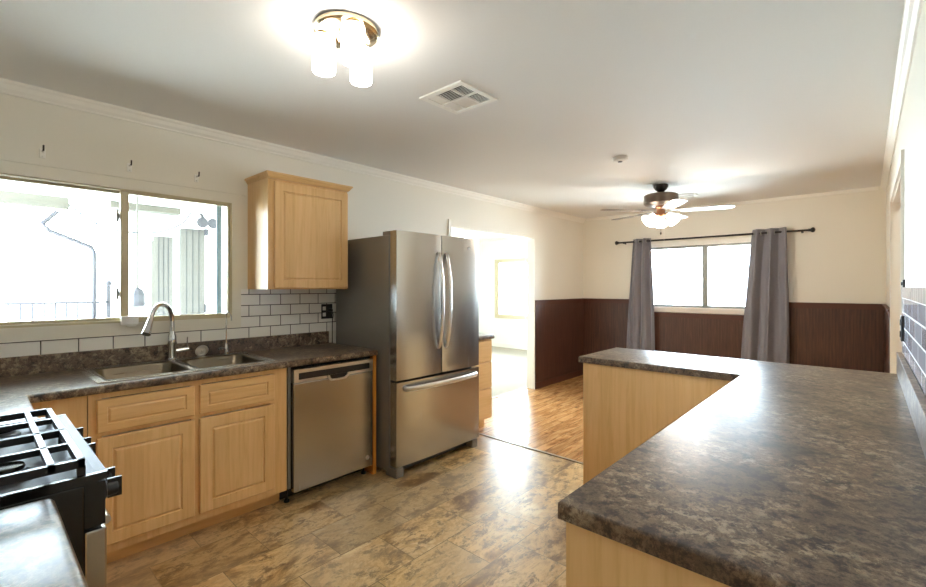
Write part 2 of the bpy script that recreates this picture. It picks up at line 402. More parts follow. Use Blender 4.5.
# crown mouldings
def crown_prof(a, s):  # (across, z) polygon, s = direction into the room
    P = [(0, 0), (0, -0.066), (0.007, -0.064), (0.010, -0.054), (0.022, -0.040), (0.032, -0.020), (0.040, -0.012), (0.044, 0)]
    return [(a+s*p, H+q) for p, q in P]
bm = bmesh.new(); extr(bm, crown_prof(0, 1), 'y', YN, YB); struct('trim_1', bm, 'white_trim', label='white crown moulding above the window wall')
bm = bmesh.new(); extr(bm, crown_prof(XW, -1), 'y', YN, YB); struct('trim_2', bm, 'white_trim', label='white crown moulding above the tiled wall')
bm = bmesh.new(); extr(bm, [(YB-0.0, H), (YB-0.0, H-0.035), (YB-0.012, H-0.033), (YB-0.02, H)], 'x', 0.06, XW-0.06); struct('trim_3', bm, 'white_trim')
bm = bmesh.new(); extr(bm, crown_prof(YN, 1), 'x', 0.06, XW-0.06); struct('trim_4', bm, 'white_trim')
# doorway casing far room opening
bm = B((-0.115, 0.004, 5.088, 5.100, 0, 2.035), (-0.115, 0.004, 3.46, 3.472, 0, 2.035), (-0.115, 0.004, 3.472, 5.088, 2.023, 2.035),
       (0.0, 0.014, 3.425, 3.46, 0, 2.10))
struct('door_1', bm, 'white_trim', label='white cased opening to the carpeted room')
bm = B((XW, XW+0.125, 4.815, 4.83, 0, 2.04), (XW, XW+0.125, 3.35, 3.365, 0, 2.04), (XW, XW+0.125, 3.365, 4.815, 2.025, 2.04),
       (XW-0.014, XW, 4.83, 4.90, 0, 2.11), (XW-0.014, XW, 3.34, 3.35, 1.06, 2.11), (XW-0.014, XW, 3.35, 4.83, 2.04, 2.11))
struct('door_2', bm, 'white_trim', label='white cased open doorway in the tiled wall')
struct('trim_5', B((-0.12, 3.46, 3.185, 3.215, 0, 0.006), bevel=0.002), 'threshold_metal', label='thin metal strip between vinyl and wood floor')
struct('trim_6', B((-0.125, -0.095, 3.472, 5.088, 0, 0.007)), 'threshold_metal')

# wainscot + caps
def wains(name, axis, a0, a1, z1, plane, s, lab=None):
    t = 0.012*s; bm = bmesh.new()
    lo, hi = sorted((plane, plane+t))
    if axis == 'y': box(bm, lo, hi, a0, a1, 0.0, z1)
    else: box(bm, a0, a1, lo, hi, 0.0, z1)
    o = struct(name, bm, 'dark_panelling', label=lab)
    bm = bmesh.new(); lo, hi = sorted((plane, plane+0.028*s)); l2, h2 = sorted((plane, plane+0.02*s))
    if axis == 'y': box(bm, lo, hi, a0, a1, z1, z1+0.018); box(bm, l2, h2, a0, a1, z1-0.045, z1)
    else: box(bm, a0, a1, lo, hi, z1, z1+0.018); box(bm, a0, a1, l2, h2, z1-0.045, z1)
    struct('cap_rail', bm, 'dark_wood_trim', o)
    bm = bmesh.new()
    if axis == 'y': box(bm, l2, h2, a0, a1, 0, 0.085)
    else: box(bm, a0, a1, l2, h2, 0, 0.085)
    struct('base_rail', bm, 'dark_wood_trim', o)
wains('trim_7', 'y', 5.105, YB, 1.178, 0.0, 1, 'dark red-brown wainscot beside the doorway')
wains('trim_8', 'x', 0.0125, 0.875, 1.178, YB, -1, 'dark red-brown wainscot left of the dining window')
wains('trim_9', 'x', 0.875, 2.495, 1.005, YB, -1, 'dark red-brown wainscot under the dining window')
wains('trim_10', 'x', 2.495, XW-0.0125, 1.178, YB, -1, 'dark red-brown wainscot right of the dining window')
wains('trim_11', 'y', 4.91, YB-0.0125, 1.178, XW, -1, 'dark red-brown wainscot past the open doorway')

# kitchen window (window_1): casing, tan frame, sashes
wn = thing('window_1', 'sliding window over the sink', 'window', (0, 0.63, 1.19)); del wn['category']; wn['kind'] = 'structure'
bm = bmesh.new()
us = [-0.05, 0.025, 1.235, 1.293]; vs = [1.088, 1.162, 1.965, 2.03]
slab(us, vs, lambda i, j: not (i == 1 and j == 1), 0.0, 0.016, 'x', bm)
box(bm, 0.0, 0.024, -0.05, 1.33, 2.03, 2.045)
obj('casing', bm, 'wall_paint', wn)
us = [0.025, 0.040, 1.227, 1.235]; vs = [1.162, 1.175, 1.957, 1.965]
obj('frame', slab(us, vs, lambda i, j: not (i == 1 and j == 1), -0.09, 0.006, 'x'), 'tan_frame', wn)
def sash(y0, y1, x0, x1, wl, wr):
    us = [y0, y0+wl, y1-wr, y1]; vs = [1.175, 1.192, 1.942, 1.957]
    s = obj('sash', slab(us, vs, lambda i, j: not (i == 1 and j == 1), x0, x1, 'x'), 'tan_frame', wn)
    obj('pane', B((x0+0.008, x0+0.012, y0+wl, y1-wr, 1.192, 1.942)), 'window_glass', s)
sash(0.040, 0.640, -0.068, -0.045, 0.02, 0.022); sash(0.606, 1.227, -0.04, -0.008, 0.041, 0.013)
obj('reflection_strip', B((-0.088, -0.082, 1.166, 1.200, 1.18, 1.95)), 'reflection_blue', wn)  # blue strip painted in for the glass reflection along the sash side
for z in (1.30, 1.77):
    obj('latch', B((-0.044, -0.018, 0.588, 0.600, z, z+0.07), (-0.044, -0.03, 0.588, 0.615, z+0.02, z+0.05), bevel=0.002), 'aluminium', wn)

# dining window (window_2)
wn = thing('window_2', 'two-pane dining window', 'window', (1.69, YB, 1.1)); del wn['category']; wn['kind'] = 'structure'
us = [0.87, 0.92, 2.45, 2.50]; vs = [1.035, 1.10, 1.93, 1.985]
bm = slab(us, vs, lambda i, j: not (i == 1 and j == 1), YB-0.016, YB, 'y'); box(bm, 0.87, 2.50, YB-0.045, YB, 1.082, 1.10)
obj('casing', bm, 'white_trim', wn)
us = [0.92, 0.95, 1.70, 1.765, 2.42, 2.45]; vs = [1.10, 1.13, 1.90, 1.93]
fr = obj('frame', slab(us, vs, lambda i, j: not (i in (1, 3) and j == 1), YB+0.02, YB+0.07, 'y'), 'aluminium', wn)
obj('pane', B((0.95, 1.70, YB+0.04, YB+0.044, 1.13, 1.90)), 'window_glass', wn)
obj('pane', B((1.765, 2.42, YB+0.05, YB+0.054, 1.13, 1.90)), 'window_glass', wn)
# far window (window_3)
wn = thing('window_3', 'tan framed window of the carpeted room', 'window', (-2.3, 8.15, 0.7)); del wn['category']; wn['kind'] = 'structure'
us = [-3.06, -2.96, -1.6, -1.5]; vs = [0.66, 0.755, 1.915, 2.0]
obj('casing', slab(us, vs, lambda i, j: not (i == 1 and j == 1), 8.13, 8.165, 'y'), 'tan_frame', wn)
us = [-2.96, -2.92, -2.36, -2.32, -1.64, -1.6]; vs = [0.755, 0.785, 1.885, 1.915]
obj('frame', slab(us, vs, lambda i, j: not (i in (1, 3) and j == 1), 8.2, 8.24, 'y'), 'tan_frame', wn)
obj('pane', B((-2.92, -1.64, 8.218, 8.222, 0.785, 1.885)), 'window_glass', wn)
wn = thing('added_window_4', 'wide unseen window added to brighten the carpeted room', 'window', (-3.9, 5.7, 0.3)); del wn['category']; wn['kind'] = 'structure'  # unseen window, added so sky light brightens the far room walls
us = [4.6, 4.65, 5.67, 5.73, 6.75, 6.8]; vs = [0.3, 0.35, 2.15, 2.2]
obj('frame', slab(us, vs, lambda i, j: not (i in (1, 3) and j == 1), -3.99, -3.95, 'x'), 'white_metal', wn)
obj('pane', B((-3.972, -3.968, 4.65, 6.75, 0.35, 2.15)), 'window_glass', wn)
# wall tiles (their own thin skin)
us = [YN, -0.05, 1.293, 2.02, 2.99]; vs = [1.0115, 1.0875, 1.36]
struct('trim_12', slab(us, vs, lambda i, j: j == 0 or i >= 2, 0.0, 0.008, 'x'), 'subway_tile', label='white subway tile with dark grout')
struct('trim_13', B((XW-0.008, XW, 0.3, 3.335, 1.03, 1.322)), 'grey_tile', label='grey lavender glossy tile on the near wall')
struct('trim_14', B((XW-0.012, XW, 0.3, 3.335, 1.322, 1.375)), 'pencil_tile', label='pale border row above the grey tile')

# ------------------------------------------------------------------ outside
struct('ground', B((-14, -0.15, -8, 3.0, -0.25, -0.15), (-14, -4.05, 3.0, 14, -0.25, -0.15), (-4.05, 8, 8.3, 14, -0.25, -0.15)), 'concrete', label='pale concrete ground outside')
struct('wall_exterior', B((-4.6, -4.4, -3.0, 2.9, -0.15, 1.65)), 'exterior_white', label='white yard wall behind the patio')
r = thing('patio_railing', 'grey metal railing seen through the left pane of the sink window', 'railing', (-2, 0.2, -0.15))
obj('rail', B((-2.02, -1.98, -1.2, 0.875, 1.225, 1.245), (-2.02, -1.98, -1.2, 0.875, 0.25, 0.27)), 'iron_grey', r)
y = 0.15
for k in range(13):
    obj('baluster', B((-2.006, -1.994, 0.80-0.0735*k-0.006, 0.80-0.0735*k+0.006, 0.27, 1.225)), 'iron_grey', r)
bm = B((-2.02, -1.98, 0.862, 0.892, -0.15, 1.38)); lathe(bm, [(0.01, 0), (0.026, 0.015), (0.026, 0.04), (0.008, 0.06)], (-2, 0.877, 1.38), seg=12)
obj('post', bm, 'iron_grey', r)
bm = bmesh.new(); tube(bm, [(-2.1, 0.785, -0.15), (-2.1, 0.785, 1.70), (-2.1, 0.765, 1.75), (-2.1, 0.47, 1.88), (-2.1, 0.43, 1.94), (-2.1, 0.53, 2.06)], 0.02, 10)
single('drain_pipe', bm, 'iron_grey', 'grey bent pipe rising beside the patio railing', 'pipe', (-2.1, 0.84, -0.15))
single('patio_beam', B((-2.3, -2.2, -2.0, 0.62, 2.10, 2.21)), 'beam_olive', 'olive grey beam crossing the upper left of the sink window', 'beam', (-2.25, -1, 2.1), smooth=False)
obj('post', B((-2.3, -2.2, -1.9, -1.8, -0.15, 2.1)), 'beam_olive', bpy.data.objects['patio_beam'])
single('shed_awning', B((-3.80, -3.60, 1.16, 1.92, 2.36, 2.52), (-3.998, -3.80, 1.26, 1.32, 2.40, 2.48), (-3.998, -3.80, 1.82, 1.88, 2.40, 2.48)), 'beam_olive', 'grey awning board at the top of the right window pane view', 'awning', (-3.8, 1.5, 2.36), smooth=False)
w_ = thing('wind_chime', 'faint hanging wind chime beyond the left window pane', 'wind chime', (-3.4, 0.0, 1.35))
for k, (yy, z0, z1) in enumerate(((-0.02, 1.42, 1.66), (0.05, 1.35, 1.68), (0.12, 1.45, 1.66))):
    obj('tube', B((-3.415, -3.385, yy-0.018, yy+0.018, z0, z1)), 'iron_grey', w_)
obj('cord', B((-3.403, -3.397, 0.047, 0.053, 1.66, 2.6)), 'iron_grey', w_)
obj('hanger', B((-3.42, -3.38, -0.06, 0.16, 1.66, 1.68), (-3.42, -3.38, -0.9, 0.16, 2.58, 2.62), (-3.42, -3.38, -0.94, -0.9, -0.15, 2.62)), 'exterior_white', w_)
# shed across the patio, seen through the right-hand pane
sh = thing('patio_shed', 'white shed front with two beige doors beyond the right window pane', 'shed', (-4.0, 1.6, -0.15))
obj('wall', B((-4.1, -4.0, 1.25, 3.0, -0.15, 2.75), (-4.4, -4.1, 1.25, 1.35, -0.15, 2.75), (-4.4, -4.1, 2.9, 3.0, -0.15, 2.75)), 'exterior_white', sh)
obj('roof', B((-4.42, -3.82, 1.15, 3.0, 2.75, 2.83)), 'exterior_white', sh)
for y0, y1, z1 in ((1.70, 1.93, 2.08), (2.02, 2.34, 2.22)):
    d = obj('door', B((-4.0, -3.975, y0, y1, -0.1, z1)), 'door_beige', sh)
    bm = bmesh.new(); n = 4
    for k in range(1, n): yy = y0+(y1-y0)*k/n; box(bm, -3.976, -3.970, yy-0.006, yy+0.006, -0.1, z1)
    obj('batten', bm, 'iron_grey', d)
obj('handle', B((-3.975, -3.94, 2.33, 2.35, 1.0, 1.12)), 'iron_grey', sh)
single('patio_post', B((-3.3, -3.24, 1.50, 1.55, -0.15, 1.95)), 'door_beige', 'slim pale post standing in front of the shed doors', 'post', (-3.27, 1.52, -0.15), smooth=False)
fl = thing('floodlight', 'grey twin security floodlight on the shed front', 'floodlight', (-3.9, 2.28, 2.32))
bm = bmesh.new(); tube(bm, [(-3.98, 2.20, 2.52), (-3.88, 2.22, 2.50), (-3.84, 2.28, 2.37)], 0.02, 8); box(bm, -3.998, -3.95, 2.12, 2.26, 2.46, 2.58); obj('bracket', bm, 'iron_grey', fl)
for yy in (2.24, 2.38):
    bm = bmesh.new(); lathe(bm, [(0.03, 0.0), (0.05, 0.03), (0.075, 0.10), (0.07, 0.11)], (-3.86, yy, 2.30), 'x', 16); obj('head', bm, 'iron_grey', fl, True)
obj('sensor', B((-3.87, -3.82, 2.29, 2.34, 2.13, 2.22), bevel=0.005), 'iron_grey', fl)
bm = bmesh.new(); tube(bm, smooth_path([(-3.9, 2.16, 2.50), (-3.5, 1.9, 2.22), (-3.0, 1.45, 2.02), (-2.6, 0.95, 2.0), (-2.3, 0.62, 2.16)], 8), 0.010, 6)
single('overhead_wire', bm, 'iron_grey', 'thin sagging wire from the floodlight to the patio beam', 'wire', (-3.9, 2.16, 2.5))
sh2 = thing('hanging_feeder', 'small grey box hanging on a long thin rod outside', 'bird feeder', (-3.0, 0.86, 1.25))
bm = bmesh.new(); lathe(bm, [(0.05, 0), (0.075, 0.02), (0.075, 0.14), (0.05, 0.2), (0.012, 0.23)], (-3.0, 1.31, 1.14), seg=10); obj('box', bm, 'iron_grey', sh2)
bm = bmesh.new(); tube(bm, [(-3, 1.31, 1.36), (-3, 1.31, 2.45), (-3, 1.1, 2.5), (-3, -0.8, 2.5)], 0.01, 6); box(bm, -3.02, -2.98, -0.84, -0.8, -0.15, 2.52); obj('rod', bm, 'beam_olive', sh2)

# ------------------------------------------------------------------ left cabinets
FX = 0.615
def carcass(bm, x0, x1, y0, y1, z0=0.10, z1=0.874): box(bm, x0, x1, y0, y1, z0, z1)
DOOR_R = [(0, 0), (0, 0.015), (0.004, 0.019), (0.058, 0.019), (0.061, 0.012), (0.065, 0.012), (0.074, 0.018), (0.077, 0.0185)]
DRAW_R = [(0, 0), (0, 0.015), (0.004, 0.019), (0.038, 0.019), (0.041, 0.013), (0.045, 0.013), (0.052, 0.018), (0.054, 0.018)]
def scaled(R, k): return [(a*k, b) for a, b in R]
sc_ = thing('sink_cabinet', 'maple base cabinet under the sink with two doors and two false drawer fronts', 'cabinet', (0.3, 0.85, 0))
bm = bmesh.new()
box(bm, 0.02, FX-0.02, 0.37, 0.388, 0.10, 0.874); box(bm, 0.02, FX-0.02, 1.315, 1.334, 0.10, 0.874); box(bm, 0.02, FX-0.02, 0.388, 1.315, 0.10, 0.118)
us = [0.37, 0.42, 0.80, 0.85, 1.23, 1.334]; vs = [0.10, 0.14, 0.665, 0.69, 0.845, 0.874]
slab(us, vs, lambda i, j: not (i in (1, 3) and j in (1, 3)), FX-0.02, FX, 'x', bm)
obj('face_frame', bm, 'maple_vertical', sc_)
obj('toe_kick', B((0.50, 0.515, 0.37, 1.334, 0.0, 0.10)), 'dark_wood_toe' if 'dark_wood_toe' in M else 'maple_horizontal', sc_)
for y0, y1 in ((0.40, 0.812), (0.838, 1.248)):
    bm = bmesh.new(); ringpanel(bm, 'x', FX, 1, y0, y1, 0.142, 0.660, DOOR_R); obj('door', bm, 'maple_vertical', sc_)
    bm = bmesh.new(); ringpanel(bm, 'x', FX, 1, y0, y1, 0.685, 0.842, DRAW_R); obj('false_drawer', bm, 'maple_horizontal', sc_)
cc = thing('corner_cabinet', 'maple corner base cabinet beside the range', 'cabinet', (0.3, 0.1, 0))
bm = B((0.02, FX, YN+0.01, 0.366, 0.10, 0.874)); box(bm, FX, 1.20, YN+0.01, 0.13, 0.10, 0.874)
obj('body', bm, 'maple_vertical', cc)
obj('toe_kick', B((0.02, 0.515, YN+0.01, 0.366, 0, 0.10), (0.515, 1.20, YN+0.01, 0.05, 0, 0.10)), 'maple_horizontal', cc)
single('end_panel', B((0.02, 0.63, 1.985, 2.012, 0.0, 0.873)), 'orange_wood', 'thin orange wood end panel between dishwasher and refrigerator', 'panel', (0.3, 2.0, 0), smooth=False)

# worktop on the left with the sink cut out; L return to the range
ct = thing('countertop', 'dark mottled laminate counter around the steel sink', 'countertop', (0.3, 0.8, ZC))
us = [0.021, 0.085, 0.585, 0.652, 1.205]; vs = [YN+0.01, 0.165, 0.43, 1.255, 2.018]
bev = lambda c, e: (abs(c.x-0.652) < 1e-4 and c.y > 0.16) or (abs(c.y-0.165) < 1e-4 and c.x > 0.652) or (abs(c.y-2.018) < 1e-4)
def keepC(i, j):
    if i == 3: return j == 0
    if i == 1 and j == 2: return False
    return True
obj('slab', slab(us, vs, keepC, ZC-0.04, ZC, 'z', None, bev), 'laminate', ct, True)
obj('backsplash', B((0.0, 0.021, YN+0.01, 1.99, ZC-0.04, 1.011), bevel=0.003), 'laminate', ct)
obj('end_cap', B((0.0, 0.023, 1.9905, 1.997, ZC+0.0005, 1.011)), 'caulk', ct, label='pale end cap')

# sink
sk = thing('kitchen_sink', 'stainless double-bowl drop-in sink under the window', 'sink', (0.33, 0.84, ZC))
Y0, Y1, X0, X1 = 0.405, 1.28, 0.065, 0.607
bowls = [(0.155, 0.565, 0.450, 0.825), (0.155, 0.565, 0.862, 1.238)]
us = [X0, 0.155, 0.565, X1]; vs = [Y0, 0.450, 0.825, 0.862, 1.238, Y1]
bm = slab(us, vs, lambda i, j: not (i == 1 and j in (1, 3)), ZC+0.0005, ZC+0.007, 'z')
obj('rim', bm, 'sink_steel', sk)
def rrect(x0, x1, y0, y1, r, n=6):
    P = []
    for (cx, cy, a0) in ((x1-r, y1-r, 0), (x0+r, y1-r, PI/2), (x0+r, y0+r, PI), (x1-r, y0+r, 1.5*PI)):
        for k in range(n+1): a = a0+PI/2*k/n; P.append((cx+r*math.cos(a), cy+r*math.sin(a)))
    return P
for (x0, x1, y0, y1) in bowls:
    bm = bmesh.new(); loops = []
    for ins, z, r in ((-0.012, ZC+0.0085, 0.004), (0.0, ZC+0.0085, 0.03), (0.006, ZC-0.002, 0.055), (0.014, ZC-0.15, 0.06), (0.05, ZC-0.175, 0.06), (0.15, ZC-0.18, 0.03)):
        loops.append([bm.verts.new((px, py, z)) for px, py in rrect(x0+ins, x1-ins, y0+ins, y1-ins, r)])
    for a, b in zip(loops, loops[1:]):
        n = len(a)
        for i in range(n): bm.faces.new((a[i], a[(i+1) % n], b[(i+1) % n], b[i]))
    bm.faces.new(loops[-1])
    bo = obj('bowl', bm, 'bowl_steel', sk, True, ang=1.2)
    bm = bmesh.new(); lathe(bm, [(0.045, 0.0), (0.042, 0.004), (0.03, 0.002), (0.028, -0.002)], ((x0+x1)/2-0.03, (y0+y1)/2, ZC-0.179), seg=24); obj('drain', bm, 'chrome', bo, True)

# gooseneck faucet
fc = thing('kitchen_faucet', 'tall chrome gooseneck faucet with pull-down spray head', 'faucet', (0.105, 0.845, ZC+0.007))
bm = bmesh.new(); lathe(bm, [(0.027, 0), (0.027, 0.008), (0.022, 0.014), (0.022, 0.09), (0.025, 0.10), (0.023, 0.15), (0.015, 0.175), (0.0145, 0.18)], (0.105, 0.845, ZC+0.008), seg=24); obj('body', bm, 'chrome', fc, True)
bm = bmesh.new(); P = [(0.105, 0.845, 1.095), (0.105, 0.845, 1.16)]
cxn, cyn, rad = 0.181, 0.771, 0.106
for k in range(0, 13):
    a = PI-k/12*PI*0.93; P.append((cxn+rad*math.cos(a)*0.715, cyn-rad*math.cos(a)*0.70, 1.165+rad*1.0*math.sin(a)))
tube(bm, smooth_path(P, 3), 0.0135, 14); obj('neck', bm, 'chrome', fc, True)
e = Vector(P[-1]); d_ = (Vector(P[-1])-Vector(P[-2])).normalized(); d_ = Vector((d_.x+0.25, d_.y-0.15, d_.z)).normalized()
bm = bmesh.new(); tube(bm, [e-d_*0.004, e+d_*0.02, e+d_*0.05, e+d_*0.085, e+d_*0.095], 0.0145, 14, 0.024); obj('spray_head', bm, 'chrome', fc, True)
bm = bmesh.new(); tube(bm, [(0.105, 0.865, 0.975), (0.11, 0.935, 0.982)], 0.014, 12); tube(bm, [(0.11, 0.925, 0.985), (0.11, 0.928, 1.06)], 0.005, 8, 0.004); obj('lever', bm, 'chrome', fc, True)
# filter faucet
ff = thing('filter_faucet', 'slim chrome drinking water tap right of the gooseneck faucet', 'faucet', (0.11, 1.16, ZC+0.007))
bm = bmesh.new(); lathe(bm, [(0.02, 0), (0.02, 0.006), (0.012, 0.015), (0.012, 0.05), (0.008, 0.07), (0.006, 0.075)], (0.11, 1.16, ZC+0.008), seg=16); tube(bm, [(0.11, 1.15, 0.96), (0.14, 1.10, 0.966)], 0.007, 8); obj('base', bm, 'chrome', ff, True)
bm = bmesh.new(); tube(bm, smooth_path([(0.11, 1.16, 0.99), (0.11, 1.16, 1.12), (0.11, 1.16, 1.185), (0.125, 1.165, 1.205), (0.15, 1.172, 1.195), (0.155, 1.175, 1.15)], 5), 0.0055, 8); obj('spout', bm, 'chrome', ff, True)
# stopper leaning at the splash
st = thing('sink_stopper', 'round steel sink strainer leaning on the backsplash between the faucets', 'sink strainer', (0.05, 1.03, ZC))
bm = bmesh.new(); lathe(bm, [(0.012, -0.010), (0.030, -0.006), (0.036, 0.0), (0.040, 0.002), (0.040, 0.006), (0.03, 0.007), (0.024, 0.002), (0.006, 0.003), (0.005, 0.014), (0.001, 0.015)], (0, 0, 0), 'x', 24)
bmesh.ops.rotate(bm, verts=bm.verts, cent=(0, 0, 0), matrix=Matrix.Rotation(0.35, 3, 'Y')); bmesh.ops.translate(bm, verts=bm.verts, vec=(0.045, 1.03, ZC+0.041))
obj('disc', bm, 'stainless_bright', st, True)
# sill block
single('window_block', B((0.017, 0.05, 0.60, 0.685, 1.150, 1.200), (0.017, 0.045, 0.63, 0.675, 1.14, 1.150), bevel=0.003), 'white_metal', 'small white block below the meeting rail of the sink window', 'window lock', (0.02, 0.65, 1.17), smooth=False)

# ------------------------------------------------------------------ dishwasher
dw = thing('dishwasher', 'stainless dishwasher between maple cabinet and refrigerator', 'dishwasher', (0.3, 1.66, 0))
obj('tub', B((0.05, 0.60, 1.345, 1.978, 0.09, 0.868)), 'dark_void', dw)
bm = bmesh.new(); box(bm, 0.595, 0.655, 1.368, 1.972, 0.075, 0.775)
obj('door', B((0.604, 0.642, 1.368, 1.972, 0.075, 0.765), bevel=0.006), 'stainless', dw)
bm = bmesh.new()
us = [1.368, 1.40, 1.945, 1.972]; vs = [0.767, 0.785, 0.828, 0.852]
slab(us, vs, lambda i, j: not (i == 1 and j == 1), 0.604, 0.642, 'x', bm); obj('control_trim', bm, 'stainless_bright', dw)
obj('control_panel', B((0.606, 0.6405, 1.401, 1.944, 0.786, 0.827)), 'black_plastic', dw)
# pocket handle
bm = bmesh.new()
P = [(1.60, 0.786), (1.605, 0.765), (1.625, 0.748), (1.68, 0.745), (1.74, 0.748), (1.765, 0.765), (1.77, 0.786)]
Q = [(1.615, 0.786), (1.62, 0.770), (1.635, 0.758), (1.68, 0.756), (1.73, 0.758), (1.75, 0.770), (1.755, 0.786)]
for i in range(len(P)-1):
    a, b, c, d = P[i], P[i+1], Q[i+1], Q[i]
    v = [bm.verts.new((x, *p)) for x in (0.642, 0.654) for p in (a, b, c, d)]
    for f in ((0, 1, 2, 3), (7, 6, 5, 4), (0, 4, 5, 1), (3, 2, 6, 7), (1, 5, 6, 2), (0, 3, 7, 4)): bm.faces.new([v[k] for k in f])
h = obj('handle', bm, 'stainless_bright', dw)
bm = bmesh.new(); extr(bm, Q, 'x', 0.641, 0.6445); obj('handle_recess', bm, 'black_plastic', dw)
bm = bmesh.new(); lathe(bm, [(0.016, 0), (0.016, 0.003), (0.013, 0.004)], (0.642, 1.925, 0.145), 'x', 20); obj('badge', bm, 'stainless_bright', dw, True)
obj('toe_kick', B((0.48, 0.50, 1.345, 1.978, 0.0, 0.085)), 'black_plastic', dw)
for yy in (1.36, 1.95): 
    bm = bmesh.new(); lathe(bm, [(0.018, 0), (0.018, 0.012), (0.008, 0.014), (0.008, 0.09)], (0.56, yy, 0.0), seg=10); obj('foot', bm, 'black_plastic', dw)
obj('trim_strip', B((0.596, 0.612, 1.343, 1.362, 0.10, 0.868)), 'grey_cabinet_side', dw)

# ------------------------------------------------------------------ refrigerator
fg = thing('refrigerator', 'stainless french-door refrigerator with bottom freezer drawer', 'refrigerator', (0.42, 2.49, 0))
FY0, FY1 = 2.037, 2.946
obj('cabinet', B((0.04, 0.745, FY0+0.004, FY1-0.004, 0.03, 1.755), bevel=0.006), 'grey_cabinet_side', fg)
obj('gasket', B((0.746, 0.762, FY0+0.015, FY1-0.015, 0.08, 1.75)), 'gasket', fg)
def bowed(y0, y1, z0, z1, xb, xf, bow, n=10, edge=0.005):
    P = [(xb, y0), (xf-edge, y0)]
    for k in range(n+1):
        t = k/n; P.append((xf+bow*(1-(2*t-1)**2)-(edge*0.3 if k in (0, n) else 0), y0+edge*0.4+(y1-y0-edge*0.8)*t))
    P += [(xf-edge, y1), (xb, y1)]
    bm = bmesh.new(); extr(bm, P, 'z', z0, z1); return bm
obj('door', bowed(FY0, 2.488, 0.705, 1.782, 0.763, 0.836, 0.010), 'stainless', fg, True, ang=0.35)
obj('door', bowed(2.495, FY1, 0.705, 1.782, 0.763, 0.836, 0.010), 'stainless', fg, True, ang=0.35)
obj('freezer_drawer', bowed(FY0, FY1, 0.085, 0.688, 0.763, 0.836, 0.012, 16), 'stainless', fg, True, ang=0.35)
for yc, s in ((2.450, -1), (2.535, 1)):
    bm = bmesh.new(); Pp = [(0.838, yc, 0.90), (0.858, yc, 0.93), (0.884, yc, 1.08), (0.893, yc, 1.27), (0.884, yc, 1.47), (0.858, yc, 1.61), (0.838, yc, 1.645)]
    tube(bm, smooth_path(Pp, 6), 0.012, 10, flat=(0.015, 0.007)); obj('handle', bm, 'stainless_bright', fg, True)
bm = bmesh.new(); Pp = [(0.838, 2.11, 0.640), (0.868, 2.13, 0.640), (0.892, 2.30, 0.640), (0.90, 2.50, 0.640), (0.892, 2.70, 0.640), (0.868, 2.87, 0.640), (0.838, 2.89, 0.640)]
tube(bm, smooth_path(Pp, 6), 0.012, 10, flat=(0.009, 0.020)); obj('handle', bm, 'stainless_bright', fg, True)
for y0 in (FY0+0.01, FY1-0.085): obj('hinge_cover', B((0.69, 0.80, y0, y0+0.075, 1.7835, 1.805) if False else (0.66, 0.762, y0, y0+0.075, 1.7555, 1.785), bevel=0.004), 'grey_cabinet_side', fg)
for y0 in (FY0+0.005, FY1-0.075): obj('foot', B((0.70, 0.825, y0, y0+0.07, 0.0, 0.07), bevel=0.008), 'grey_cabinet_side', fg)
obj('base_grille', B((0.70, 0.755, FY0+0.08, FY1-0.08, 0.015, 0.075)), 'black_plastic', fg)
bm = bmesh.new(); lathe(bm, [(0.011, 0), (0.011, 0.003), (0.009, 0.004)], (0.8455, 2.80, 1.70), 'x', 16); obj('badge', bm, 'stainless_bright', fg)

# ------------------------------------------------------------------ upper cabinet
uc = thing('wall_cabinet', 'maple wall cabinet with one raised-panel door above the tile', 'cabinet', (0.15, 1.65, 1.36))
obj('body', B((0.001, 0.325, 1.345, 1.965, 1.36, 2.12)), 'maple_vertical', uc)
bm = bmesh.new(); ringpanel(bm, 'x', 0.325, 1, 1.385, 1.960, 1.368, 2.095, DOOR_R); obj('door', bm, 'maple_vertical', uc)
bm = bmesh.new()
R_ = [(-0.004, 2.112), (0.003, 2.118), (0.006, 2.122), (0.016, 2.138), (0.022, 2.141), (0.022, 2.152)]
loops = []
for o_, z in R_: loops.append([bm.verts.new(p) for p in ((0.001, 1.344-o_, z), (0.345+o_, 1.344-o_, z), (0.345+o_, 1.966+o_, z), (0.001, 1.966+o_, z))])
for a, b in zip(loops, loops[1:]):
    for i in range(4): bm.faces.new((a[i], a[(i+1) % 4], b[(i+1) % 4], b[i]))
bm.faces.new(loops[0]); bm.faces.new(loops[-1]); obj('crown', bm, 'maple_horizontal', uc)

# ------------------------------------------------------------------ outlet, hooks, switches
ol = thing('outlet_plate', 'black double outlet plate with a plug on the white subway tile', 'outlet', (0.01, 1.98, 1.17))
obj('plate', B((0.009, 0.016, 1.925, 2.025, 1.115, 1.235), bevel=0.002), 'black_plastic', ol)
for z in (1.150, 1.20): obj('socket', B((0.016, 0.018, 1.935, 1.962, z-0.015, z+0.015)), 'white_metal', ol)
bm = bmesh.new(); lathe(bm, [(0.016, 0), (0.016, 0.02), (0.01, 0.03)], (0.018, 2.0, 1.185), 'x', 12)
single('power_cord', bm, 'black_plastic', 'black plug and cord running down beside the refrigerator', 'cord', (0.02, 2.0, 1.18))
bm = bmesh.new(); tube(bm, smooth_path([(0.045, 2.0, 1.185), (0.05, 2.01, 1.15), (0.02, 2.022, 1.09), (0.015, 2.024, 1.0), (0.015, 2.024, 0.3)], 6), 0.004, 8)
obj('cord', bm, 'black_plastic', bpy.data.objects['power_cord'], True)
